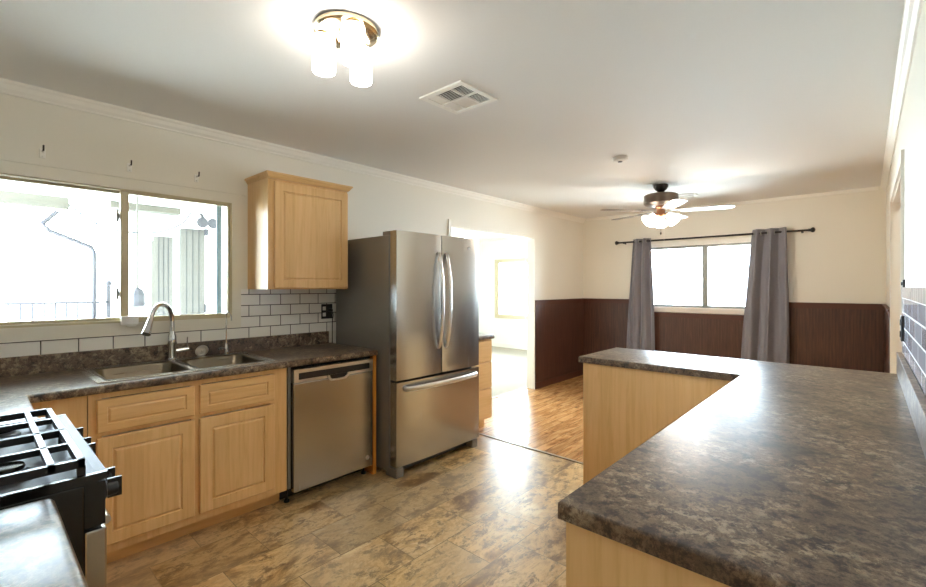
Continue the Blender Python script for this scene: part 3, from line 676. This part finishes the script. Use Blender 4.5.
for (yy, lab) in ((0.263, 'curtain hook above the left pane of the sink window'), (0.647, 'curtain hook above the middle of the sink window'), (1.012, 'curtain hook above the right pane of the sink window')):
    hk = thing('wall_hook', 'small white and black '+lab, 'hook', (0, yy, 2.11), 'hooks over the sink window')
    bm = B((0.0, 0.006, yy-0.012, yy+0.012, 2.075, 2.125), bevel=0.002); tube(bm, [(0.004, yy, 2.11), (0.05, yy, 2.112)], 0.005, 8); tube(bm, [(0.004, yy, 2.085), (0.03, yy, 2.08)], 0.004, 8)
    obj('bracket', bm, 'white_metal', hk)
    bm = bmesh.new(); tube(bm, smooth_path([(0.045, yy, 2.108), (0.054, yy, 2.112), (0.056, yy, 2.135)], 4), 0.004, 8)
    obj('tip', bm, 'dark_bronze', hk, label='dark hook tip')
sw = thing('light_switch', 'black light switch on the wall above the grey tile', 'light switch', (XW, 3.27, 1.4))
obj('plate', B((XW-0.010, XW, 3.262, 3.300, 1.375, 1.415), bevel=0.002), 'black_plastic', sw)
obj('toggle', B((XW-0.016, XW-0.010, 3.272, 3.288, 1.385, 1.403), bevel=0.002), 'black_plastic', sw)
sw = thing('wall_outlet', 'black outlet plate on the grey lavender tile', 'outlet', (XW, 3.2, 1.1))
obj('plate', B((XW-0.020, XW-0.0085, 3.17, 3.25, 1.10, 1.23), bevel=0.002), 'black_plastic', sw)
for z in (1.135, 1.195): obj('socket', B((XW-0.023, XW-0.020, 3.19, 3.23, z-0.015, z+0.015)), 'black_enamel', sw)

# ------------------------------------------------------------------ drawer base past the refrigerator
dc = thing('drawer_cabinet', 'maple drawer base showing past the refrigerator beside the doorway', 'cabinet', (0.3, 3.2, 0))
obj('body', B((0.02, 0.59, 2.99, 3.42, 0.10, 0.874)), 'maple_vertical', dc)
obj('toe_kick', B((0.05, 0.51, 2.99, 3.41, 0.0, 0.10)), 'maple_horizontal', dc)
for z0, z1 in ((0.125, 0.395), (0.405, 0.65), (0.66, 0.86)):
    bm = bmesh.new(); ringpanel(bm, 'x', 0.59, 1, 3.0, 3.41, z0, z1, [(0, 0), (0, 0.015), (0.004, 0.019)]); obj('drawer', bm, 'maple_horizontal', dc)
bm = slab([0.001, 0.637], [2.985, 3.424], lambda i, j: True, ZC-0.04, ZC, 'z', None, lambda c, e: c.x > 0.6 or c.y > 3.42)
single('small_countertop', bm, 'laminate', 'short laminate counter on the drawer base past the refrigerator', 'countertop', (0.3, 3.2, ZC))

# ------------------------------------------------------------------ range
rg = thing('gas_range', 'black and stainless gas range in the near counter run', 'range', (1.58, -0.1, 0))
RX0, RX1, RY0, RY1 = 1.212, 1.938, -0.47, 0.182
bm = B((RX0, RX1, RY0, RY1, 0.09, 0.905), (RX0+0.03, RX1-0.03, RY0, RY1-0.06, 0.0, 0.09), bevel=0.004)
obj('body', bm, 'black_enamel', rg)
bm = bmesh.new(); extr(bm, [(RY0, 0.9055), (0.20, 0.9055), (0.222, 0.912), (0.230, 0.918), (0.226, 0.926), (0.205, 0.926), (0.190, 0.922), (RY0+0.05, 0.922), (RY0+0.04, 0.935), (RY0, 0.935)], 'x', RX0+0.012, RX1-0.014)
obj('cooktop', bm, 'cooktop_steel', rg)
for xa, xb in ((RX0, RX0+0.0115), (RX1-0.0135, RX1)):
    bm = bmesh.new(); extr(bm, [(RY0, 0.9055), (0.20, 0.9055), (0.224, 0.912), (0.230, 0.918), (0.226, 0.927), (RY0, 0.929)], 'x', xa, xb); obj('side_trim', bm, 'black_enamel', rg)
bm = bmesh.new(); box(bm, RX0+0.002, RX1-0.002, RY1+0.0005, 0.222, 0.80, 0.905); obj('control_panel', bm, 'black_enamel', rg)
for kx in (1.29, 1.44, 1.52, 1.80, 1.88):
    bm = bmesh.new(); lathe(bm, [(0.022, 0), (0.022, 0.008), (0.018, 0.010), (0.017, 0.030), (0.015, 0.033)], (kx, 0.2225, 0.862), 'y', 20)
    box(bm, kx-0.005, kx+0.005, 0.2225+0.012, 0.264, 0.840, 0.888)
    obj('knob', bm, 'black_plastic', rg, True)
d = obj('oven_door', B((RX0+0.004, RX1-0.004, RY1+0.001, 0.225, 0.26, 0.79), bevel=0.004), 'stainless', rg)
obj('window', B((RX0+0.12, RX1-0.12, 0.2255, 0.229, 0.36, 0.66)), 'black_enamel', d)
bm = bmesh.new(); tube(bm, [(RX0+0.16, 0.248, 0.742), (RX1-0.16, 0.248, 0.742)], 0.012, 12)
for xx in (RX0+0.19, RX1-0.19): tube(bm, [(xx, 0.224, 0.742), (xx, 0.248, 0.742)], 0.009, 8)
obj('handle', bm, 'stainless_bright', d, True)
obj('storage_drawer', B((RX0+0.004, RX1-0.004, RY1+0.001, 0.222, 0.10, 0.25), bevel=0.004), 'stainless', rg)
obj('backguard', B((RX0, RX1, RY0-0.1, RY0-0.001, 0.5, 1.00), bevel=0.006), 'stainless', rg)
# burners
for bx in (1.37, 1.79):
    for by in (0.055, -0.28):
        bm = bmesh.new(); lathe(bm, [(0.052, 0), (0.05, 0.008), (0.040, 0.012), (0.038, 0.016)], (bx, by, 0.922), seg=28); b_ = obj('burner', bm, 'cooktop_steel', rg, True)
        bm = bmesh.new(); lathe(bm, [(0.034, 0), (0.036, 0.004), (0.034, 0.010), (0.025, 0.012)], (bx, by, 0.9385), seg=28); obj('burner_cap', bm, 'black_enamel', b_, True)
# grates
def bar(bm, x0, x1, y0, y1, z0, z1): box(bm, x0, x1, y0, y1, z0, z1)
for g0, g1 in ((1.262, 1.589), (1.593, 1.922)):
    bm = bmesh.new(); t = 0.0065; Z0, Z1 = 0.950, 0.966
    ys = [0.178, 0.125, 0.03, -0.075, -0.145, -0.21, -0.305, -0.405]
    xs = [g0, g0+(g1-g0)*0.5, g1]
    for i, x in enumerate(xs): bar(bm, x-t, x+t, ys[-1]-t, ys[0]+t, Z0-(0.004 if i in (0, 2) else 0), Z1)
    for i, y in enumerate(ys): bar(bm, g0-t, g1+t, y-t, y+t, Z0-(0.004 if i in (0, 7) else 0), Z1)
    for x in (g0, g1):
        for y in (ys[0], ys[3], ys[-1]): bar(bm, x-0.005, x+0.005, y-0.008, y+0.008, 0.9235, Z0)
    obj('grate', bm, 'cast_iron', rg)

# ------------------------------------------------------------------ near counter beside the range
nc = thing('near_cabinet', 'maple base cabinet under the nearest counter corner', 'cabinet', (2.3, -0.2, 0))
obj('body', B((1.985, 2.74, YN+0.02, 0.09, 0.10, 0.872)), 'maple_vertical', nc)
obj('toe_kick', B((1.985, 2.74, YN+0.02, 0.02, 0, 0.10)), 'maple_horizontal', nc)
for x0, x1 in ((2.0, 2.36), (2.375, 2.73)):
    bm = bmesh.new(); ringpanel(bm, 'y', 0.09, 1, x0, x1, 0.142, 0.66, DOOR_R); obj('door', bm, 'maple_vertical', nc)
    bm = bmesh.new(); ringpanel(bm, 'y', 0.09, 1, x0, x1, 0.685, 0.842, DRAW_R); obj('drawer', bm, 'maple_horizontal', nc)
us = [1.976, 2.75]; vs = [YN+0.01, 0.125]
bm = slab(us, vs, lambda i, j: True, ZC-0.042, ZC, 'z')
bmesh.ops.bevel(bm, geom=[e for e in bm.edges if abs(e.verts[0].co.z-e.verts[1].co.z) > 0.01 and e.verts[0].co.y > 0.1], offset=0.02, segments=4, affect='EDGES', profile=0.5)
bmesh.ops.bevel(bm, geom=[e for e in bm.edges if e.verts[0].co.z > ZC-0.001 and e.verts[1].co.z > ZC-0.001], offset=0.01, segments=4, affect='EDGES', profile=0.5)
single('near_countertop', bm, 'laminate', 'mottled laminate counter corner just right of the range', 'countertop', (2.3, -0.2, ZC))

# ------------------------------------------------------------------ peninsula
pc = thing('peninsula_cabinet', 'maple base cabinets of the L-shaped peninsula', 'cabinet', (2.6, 2.6, 0))
bm = B((2.845, XW-0.03, 0.90, 3.30, 0.10, 0.873)); box(bm, 1.925, 2.845, 2.775, 3.30, 0.10, 0.873)
obj('body', bm, 'maple_vertical', pc)
obj('toe_kick', B((2.90, XW-0.03, 0.91, 3.28, 0, 0.10), (1.94, 2.90, 2.84, 3.28, 0, 0.10)), 'maple_horizontal', pc)
obj('end_panel', B((2.825, XW-0.03, 0.882, 0.8995, 0.0, 0.873)), 'maple_vertical', pc)
obj('end_panel', B((1.908, 1.9245, 2.755, 3.31, 0.0, 0.873)), 'maple_vertical', pc)
obj('back_panel', B((1.9245, 2.823, 2.757, 2.7745, 0.0, 0.873)), 'maple_vertical', pc)
for y0, y1 in ((0.93, 1.53), (1.55, 2.15), (2.17, 2.74)):
    bm = bmesh.new(); ringpanel(bm, 'x', 2.845, -1, y0, y1, 0.142, 0.66, DOOR_R); obj('door', bm, 'maple_vertical', pc)
    bm = bmesh.new(); ringpanel(bm, 'x', 2.845, -1, y0, y1, 0.685, 0.842, DRAW_R); obj('drawer', bm, 'maple_horizontal', pc)
pt = thing('peninsula_countertop', 'large L-shaped laminate peninsula counter reflecting the windows', 'countertop', (2.8, 2.5, ZC))
us = [1.888, 2.818, XW-0.001]; vs = [0.858, 2.728, 3.325]
bm = slab(us, vs, lambda i, j: not (i == 0 and j == 0), ZC-0.04, ZC, 'z')
eds = [e for e in bm.edges if abs(e.verts[0].co.z-e.verts[1].co.z) < 1e-5 and e.verts[0].co.z > ZC-0.001 and len(e.link_faces) == 2 and e.calc_face_angle(0) > 0.5 and (e.verts[0].co.x+e.verts[1].co.x)/2 < XW-0.01]
bmesh.ops.bevel(bm, geom=eds, offset=0.009, segments=3, affect='EDGES', profile=0.5)
obj('slab', bm, 'laminate', pt, True)
obj('backsplash', B((XW-0.031, XW-0.0085, 0.86, 3.33, ZC+0.0003, 1.028), bevel=0.002), 'laminate', pt)

# ------------------------------------------------------------------ curtains and rod
YR = 6.395
cr = thing('curtain_rod', 'black curtain rod with ball ends above the dining window', 'curtain rod', (1.7, YR, 2.02))
bm = bmesh.new(); tube(bm, [(0.62, YR, 2.022), (2.82, YR, 2.022)], 0.0115, 12); obj('rod', bm, 'rod_black', cr, True)
for xx, s in ((0.62, -1), (2.82, 1)):
    bm = bmesh.new(); lathe(bm, [(0.012, 0), (0.018, 0.004*s), (0.018, 0.010*s), (0.012, 0.014*s), (0.026, 0.03*s), (0.030, 0.042*s), (0.024, 0.056*s), (0.006, 0.064*s)], (xx, YR, 2.022), 'x', 20); obj('finial', bm, 'rod_black', cr, True)
    bm = B((xx-0.010-s*0.06, xx+0.010-s*0.06, YB-0.006, YB, 2.00, 2.03)); tube(bm, [(xx-s*0.06, YB, 2.01), (xx-s*0.06, YR, 2.008)], 0.006, 8); obj('bracket', bm, 'rod_black', cr)
def curtain(xt0, xt1, xb0, xb1, nf, zt, zb, lab, ph):
    t = thing('curtain', lab, 'curtain', ((xt0+xt1)/2, YR, zt), 'grey curtains at the dining window')
    bm = bmesh.new(); NU, NV = 120, 30; rows = []
    for j in range(NV+1):
        v = j/NV; z = zt+(zb-zt)*v; row = []
        fl = v**0.8
        x0 = xt0+(xb0-xt0)*fl; x1 = xt1+(xb1-xt1)*fl
        for i in range(NU+1):
            u = i/NU; a = 2*PI*nf*u+ph
            amp = 0.036-0.008*v
            yy = YR+amp*math.sin(a)*(1-0.1*v)+0.012*v*math.sin(2.3*a+1.5+ph)+0.006*math.sin(5*u+9*v)
            xx = x0+(x1-x0)*(u+0.035*math.sin(2*a)*(1-v*0.5)/nf)+0.006*v*math.sin(7*v+11*u)
            row.append(bm.verts.new((xx, yy, z)))
        rows.append(row)
    for j in range(NV):
        for i in range(NU): bm.faces.new((rows[j][i], rows[j][i+1], rows[j+1][i+1], rows[j+1][i]))
    o = obj('cloth', bm, 'curtain_fabric', t, True, ang=3)
    md = o.modifiers.new('thick', 'SOLIDIFY'); md.thickness = 0.003
    for k in range(int(nf*2)):
        u = (k*PI-ph)/(2*PI*nf)
        if 0 <= u <= 1:
            bm = bmesh.new(); xx = xt0+(xt1-xt0)*u; lathe(bm, [(0.020, -0.004), (0.028, -0.005), (0.028, 0.005), (0.020, 0.004), (0.020, -0.004)], (xx, YR, 2.022), 'x', 18, cap=False); obj('grommet', bm, 'aluminium', t, True)
curtain(0.815, 1.075, 0.70, 1.145, 2.5, 2.060, 0.06, 'grey grommet curtain left of the dining window', 0.6)
curtain(2.285, 2.625, 2.14, 2.66, 2.5, 2.072, 0.06, 'grey grommet curtain right of the dining window', 2.4)

# ------------------------------------------------------------------ ceiling fan
fx, fy = 1.716, 4.853
cf = thing('ceiling_fan', 'five-blade bronze ceiling fan with lit glass shades over the dining area', 'ceiling fan', (fx, fy, H))
bm = bmesh.new(); lathe(bm, [(0.072, 0), (0.072, -0.02), (0.055, -0.05), (0.03, -0.07), (0.03, -0.095)], (fx, fy, H-0.001), seg=32); obj('canopy', bm, 'dark_bronze', cf, True)
bm = bmesh.new(); lathe(bm, [(0.06, -0.096), (0.15, -0.100), (0.168, -0.112), (0.168, -0.195), (0.15, -0.212), (0.09, -0.222)], (fx, fy, H), seg=40); obj('motor', bm, 'fan_bronze', cf, True)
bm = bmesh.new(); lathe(bm, [(0.055, -0.223), (0.055, -0.24), (0.042, -0.255), (0.045, -0.30), (0.06, -0.32), (0.05, -0.335), (0.012, -0.345)], (fx, fy, H), seg=28); obj('light_kit', bm, 'copper_brown', cf, True)
zb = 2.165
for k in range(5):
    a = math.radians(15+72*k); ca, sa = math.cos(a), math.sin(a)
    T = Matrix.Translation((fx, fy, zb)) @ Matrix.Rotation(a, 4, 'Z') @ Matrix.Rotation(math.radians(-6), 4, 'X')
    pts = []
    n = 8
    outl = [(0.19, -0.050), (0.30, -0.058), (0.45, -0.065), (0.58, -0.067)]
    arc = [(0.60+0.065*math.cos(t), 0.067*math.sin(t)) for t in [(-PI/2+PI*i/n) for i in range(n+1)]]
    poly = outl+arc+[(x, -y) for x, y in reversed(outl)]
    bm = bmesh.new(); extr(bm, poly, 'z', -0.003, 0.003); bmesh.ops.transform(bm, matrix=T, verts=bm.verts)
    bl = obj('blade', bm, 'fan_blade_finish', cf)
    bm = bmesh.new(); extr(bm, [(0.09, -0.016), (0.17, -0.014), (0.21, -0.04), (0.27, -0.04), (0.29, 0), (0.27, 0.04), (0.21, 0.04), (0.17, 0.014), (0.09, 0.016)], 'z', 0.0035, 0.008)
    bmesh.ops.transform(bm, matrix=T, verts=bm.verts); obj('blade_iron', bm, 'dark_bronze', bl)
for k in range(3):
    a = math.radians(-10+120*k); T = Matrix.Translation((fx+0.06*math.cos(a), fy+0.06*math.sin(a), 2.135)) @ Matrix.Rotation(a, 4, 'Z') @ Matrix.Rotation(math.radians(-48), 4, 'Y')
    bm = bmesh.new(); lathe(bm, [(0.024, 0.0), (0.026, -0.02), (0.024, -0.024)], (0, 0, 0), seg=16); bmesh.ops.transform(bm, matrix=T, verts=bm.verts); fit = obj('socket', bm, 'copper_brown', cf, True)
    bm = bmesh.new(); lathe(bm, [(0.028, -0.022), (0.034, -0.05), (0.048, -0.08), (0.066, -0.105), (0.074, -0.118), (0.070, -0.118), (0.062, -0.104), (0.044, -0.079), (0.030, -0.05), (0.024, -0.026)], (0, 0, 0), seg=24, cap=False); bmesh.ops.transform(bm, matrix=T, verts=bm.verts)
    obj('glass_shade', bm, 'fan_glass', fit, True)
bm = bmesh.new(); tube(bm, [(fx, fy, 2.10), (fx, fy, 1.95)], 0.0015, 6); lathe(bm, [(0.004, 0), (0.009, -0.008), (0.009, -0.02), (0.003, -0.028)], (fx, fy, 1.95), seg=10); obj('pull_chain', bm, 'dark_bronze', cf)
bm = bmesh.new(); tube(bm, [(fx+0.025, fy+0.02, 2.13), (fx+0.025, fy+0.02, 1.61)], 0.0012, 6); obj('pull_chain', bm, 'white_metal', cf)
bm = bmesh.new(); lathe(bm, [(0.003, 0), (0.008, -0.008), (0.008, -0.02), (0.003, -0.028)], (fx+0.025, fy+0.02, 1.61), seg=10); obj('chain_fob', bm, 'dark_bronze', cf)
# a real bulb inside the kit, above the shades
def bulb(name, loc, e, r, parent=None):
    l = bpy.data.lights.new(name, 'POINT'); l.energy = e; l.color = LAMP_WARM; l.shadow_soft_size = r
    o = bpy.data.objects.new(name, l); C.objects.link(o); o.location = loc
for k in range(3):
    a = math.radians(-10+120*k); bulb('fan_bulb', (fx+0.15*math.cos(a), fy+0.15*math.sin(a), 2.055), 2.0, 0.02)

# ------------------------------------------------------------------ ceiling lamp
lx, ly = 1.722, 1.044
cl = thing('ceiling_lamp', 'round brushed metal ceiling lamp with three lit glass cylinders', 'ceiling lamp', (lx, ly, H))
bm = bmesh.new(); lathe(bm, [(0.122, 0), (0.130, -0.006), (0.130, -0.020), (0.120, -0.026), (0.04, -0.034), (0.03, -0.06), (0.02, -0.062)], (lx, ly, H-0.0005), seg=48); obj('ceiling_plate', bm, 'nickel', cl, True)
Rv = Vector((0.741, 0.671, 0)); Fv = Vector((-0.671, 0.741, 0))
for r_, f_ in ((-0.092, -0.005), (0.048, -0.085), (0.040, 0.088)):
    p_ = Vector((lx, ly, 0))+Rv*r_+Fv*f_
    bm = bmesh.new(); lathe(bm, [(0.030, 0), (0.034, -0.004), (0.034, -0.008), (0.028, -0.009)], (p_.x, p_.y, H-0.030), seg=24); sk_ = obj('lamp_socket', bm, 'nickel', cl, True)
    bm = bmesh.new(); lathe(bm, [(0.036, -0.010), (0.045, -0.014), (0.0465, -0.03), (0.0465, -0.148), (0.044, -0.154), (0.010, -0.156)], (p_.x, p_.y, H-0.027), seg=32); obj('glass_shade', bm, 'lamp_glass', sk_, True)

# ------------------------------------------------------------------ vent and smoke detector
vt = thing('ceiling_vent', 'white square air vent with louvred sections in the ceiling', 'vent', (1.613, 1.845, H))
VX0, VX1, VY0, VY1 = 1.455, 1.772, 1.69, 1.998
us = [VX0, VX0+0.035, VX0+0.092, VX0+0.102, VX0+0.205, VX0+0.215, VX1-0.028, VX1]; vs = [VY0, VY0+0.032, (VY0+VY1)/2-0.006, (VY0+VY1)/2+0.006, VY1-0.032, VY1]
obj('frame', slab(us, vs, lambda i, j: not (i in (1, 3, 5) and j in (1, 3)), H-0.012, H-0.003, 'z'), 'white_metal', vt)
obj('backing', B((VX0+0.02, VX1-0.02, VY0+0.02, VY1-0.02, H-0.0028, H-0.0008)), 'dark_void', vt)
def slats(x0, x1, y0, y1, n, tilt, along):
    bm = bmesh.new()
    for k in range(n):
        t = (k+0.5)/n
        if along == 'y': c = x0+(x1-x0)*t; w2 = (x1-x0)/n*0.5; poly = [(c-w2*0.8, H-0.007-tilt*0.004), (c+w2*0.8, H-0.007+tilt*0.004), (c+w2*0.8, H-0.006+tilt*0.004), (c-w2*0.8, H-0.006-tilt*0.004)]; extr(bm, poly, 'y', y0, y1)
        else: c = y0+(y1-y0)*t; w2 = (y1-y0)/n*0.5; poly = [(c-w2*0.2, H-0.011), (c+w2*0.1, H-0.011), (c+w2*0.35, H-0.007), (c+w2*0.05, H-0.007)]; extr(bm, poly, 'x', x0, x1)
    return bm
for (i, j, n, tl, al) in ((5, 1, 9, 0, 'x'), (5, 3, 9, 0, 'x'), (3, 1, 8, -1, 'x'), (3, 3, 8, 0.4, 'y'), (1, 1, 5, 0.3, 'y'), (1, 3, 5, 0.3, 'y')):
    obj('louvre', slats(us[i], us[i+1], vs[j], vs[j+1], n, tl, al), 'white_metal', vt)
bm = bmesh.new(); lathe(bm, [(0.06, 0), (0.062, -0.008), (0.055, -0.026), (0.035, -0.032), (0.02, -0.032)], (1.806, 3.60, H-0.0005), seg=32)
sd = single('smoke_detector', bm, 'ceiling_paint', 'round white smoke detector on the ceiling between vent and fan', 'smoke detector', (1.806, 3.6, H))
bm = bmesh.new(); lathe(bm, [(0.018, 0), (0.018, -0.004), (0.012, -0.006)], (1.806, 3.60, H-0.0325), seg=20); obj('button', bm, 'grey_paint', sd, True)

# far room ceiling fan
f2x, f2y = -2.15, 6.15
cf = thing('far_ceiling_fan', 'white ceiling fan seen through the doorway above the carpeted room', 'ceiling fan', (f2x, f2y, H))
bm = bmesh.new(); lathe(bm, [(0.06, 0), (0.05, -0.04), (0.10, -0.06), (0.11, -0.13), (0.06, -0.16), (0.05, -0.20), (0.02, -0.21)], (f2x, f2y, H-0.001), seg=24); obj('motor', bm, 'white_metal', cf, True)
for k in range(4):
    a = math.radians(80+90*k); T = Matrix.Translation((f2x, f2y, H-0.10)) @ Matrix.Rotation(a, 4, 'Z') @ Matrix.Rotation(math.radians(10), 4, 'X')
    bm = bmesh.new(); extr(bm, [(0.12, -0.04), (0.3, -0.055), (0.6, -0.06), (0.62, 0), (0.6, 0.06), (0.3, 0.055), (0.12, 0.04)], 'z', -0.003, 0.003); bmesh.ops.transform(bm, matrix=T, verts=bm.verts); obj('blade', bm, 'white_metal', cf)

bm = bmesh.new(); lathe(bm, [(0.12, -0.212), (0.125, -0.23), (0.11, -0.27), (0.07, -0.295), (0.01, -0.30)], (f2x, f2y, H-0.001), seg=28); obj('light_bowl', bm, 'bowl_glass', cf, True)

vt = thing('ceiling_vent', 'small white ceiling register behind the bronze ceiling fan', 'vent', (1.70, 5.56, H))
bm = slab([1.53, 1.56, 1.84, 1.87], [5.49, 5.52, 5.62, 5.65], lambda i, j: not (i == 1 and j == 1), H-0.012, H-0.003, 'z')
obj('frame', bm, 'white_metal', vt); obj('backing', B((1.54, 1.86, 5.50, 5.64, H-0.0028, H-0.0008)), 'dark_void', vt)
obj('louvre', slats(1.56, 1.84, 5.52, 5.62, 6, 0, 'x'), 'white_metal', vt)

hl = thing('added_passage_lamp', 'round glowing ceiling lamp added unseen in the side passage', 'ceiling lamp', (4.2, 4.3, H))  # unseen lamp, added to give the refrigerator warm reflections
bm = bmesh.new(); lathe(bm, [(0.15, 0), (0.15, -0.02), (0.14, -0.024)], (4.2, 4.3, H-0.0005), seg=32); obj('base', bm, 'nickel', hl, True)
bm = bmesh.new(); lathe(bm, [(0.14, -0.025), (0.13, -0.06), (0.09, -0.085), (0.01, -0.095)], (4.2, 4.3, H), seg=32); obj('glass_shade', bm, 'added_passage_glass', hl, True)
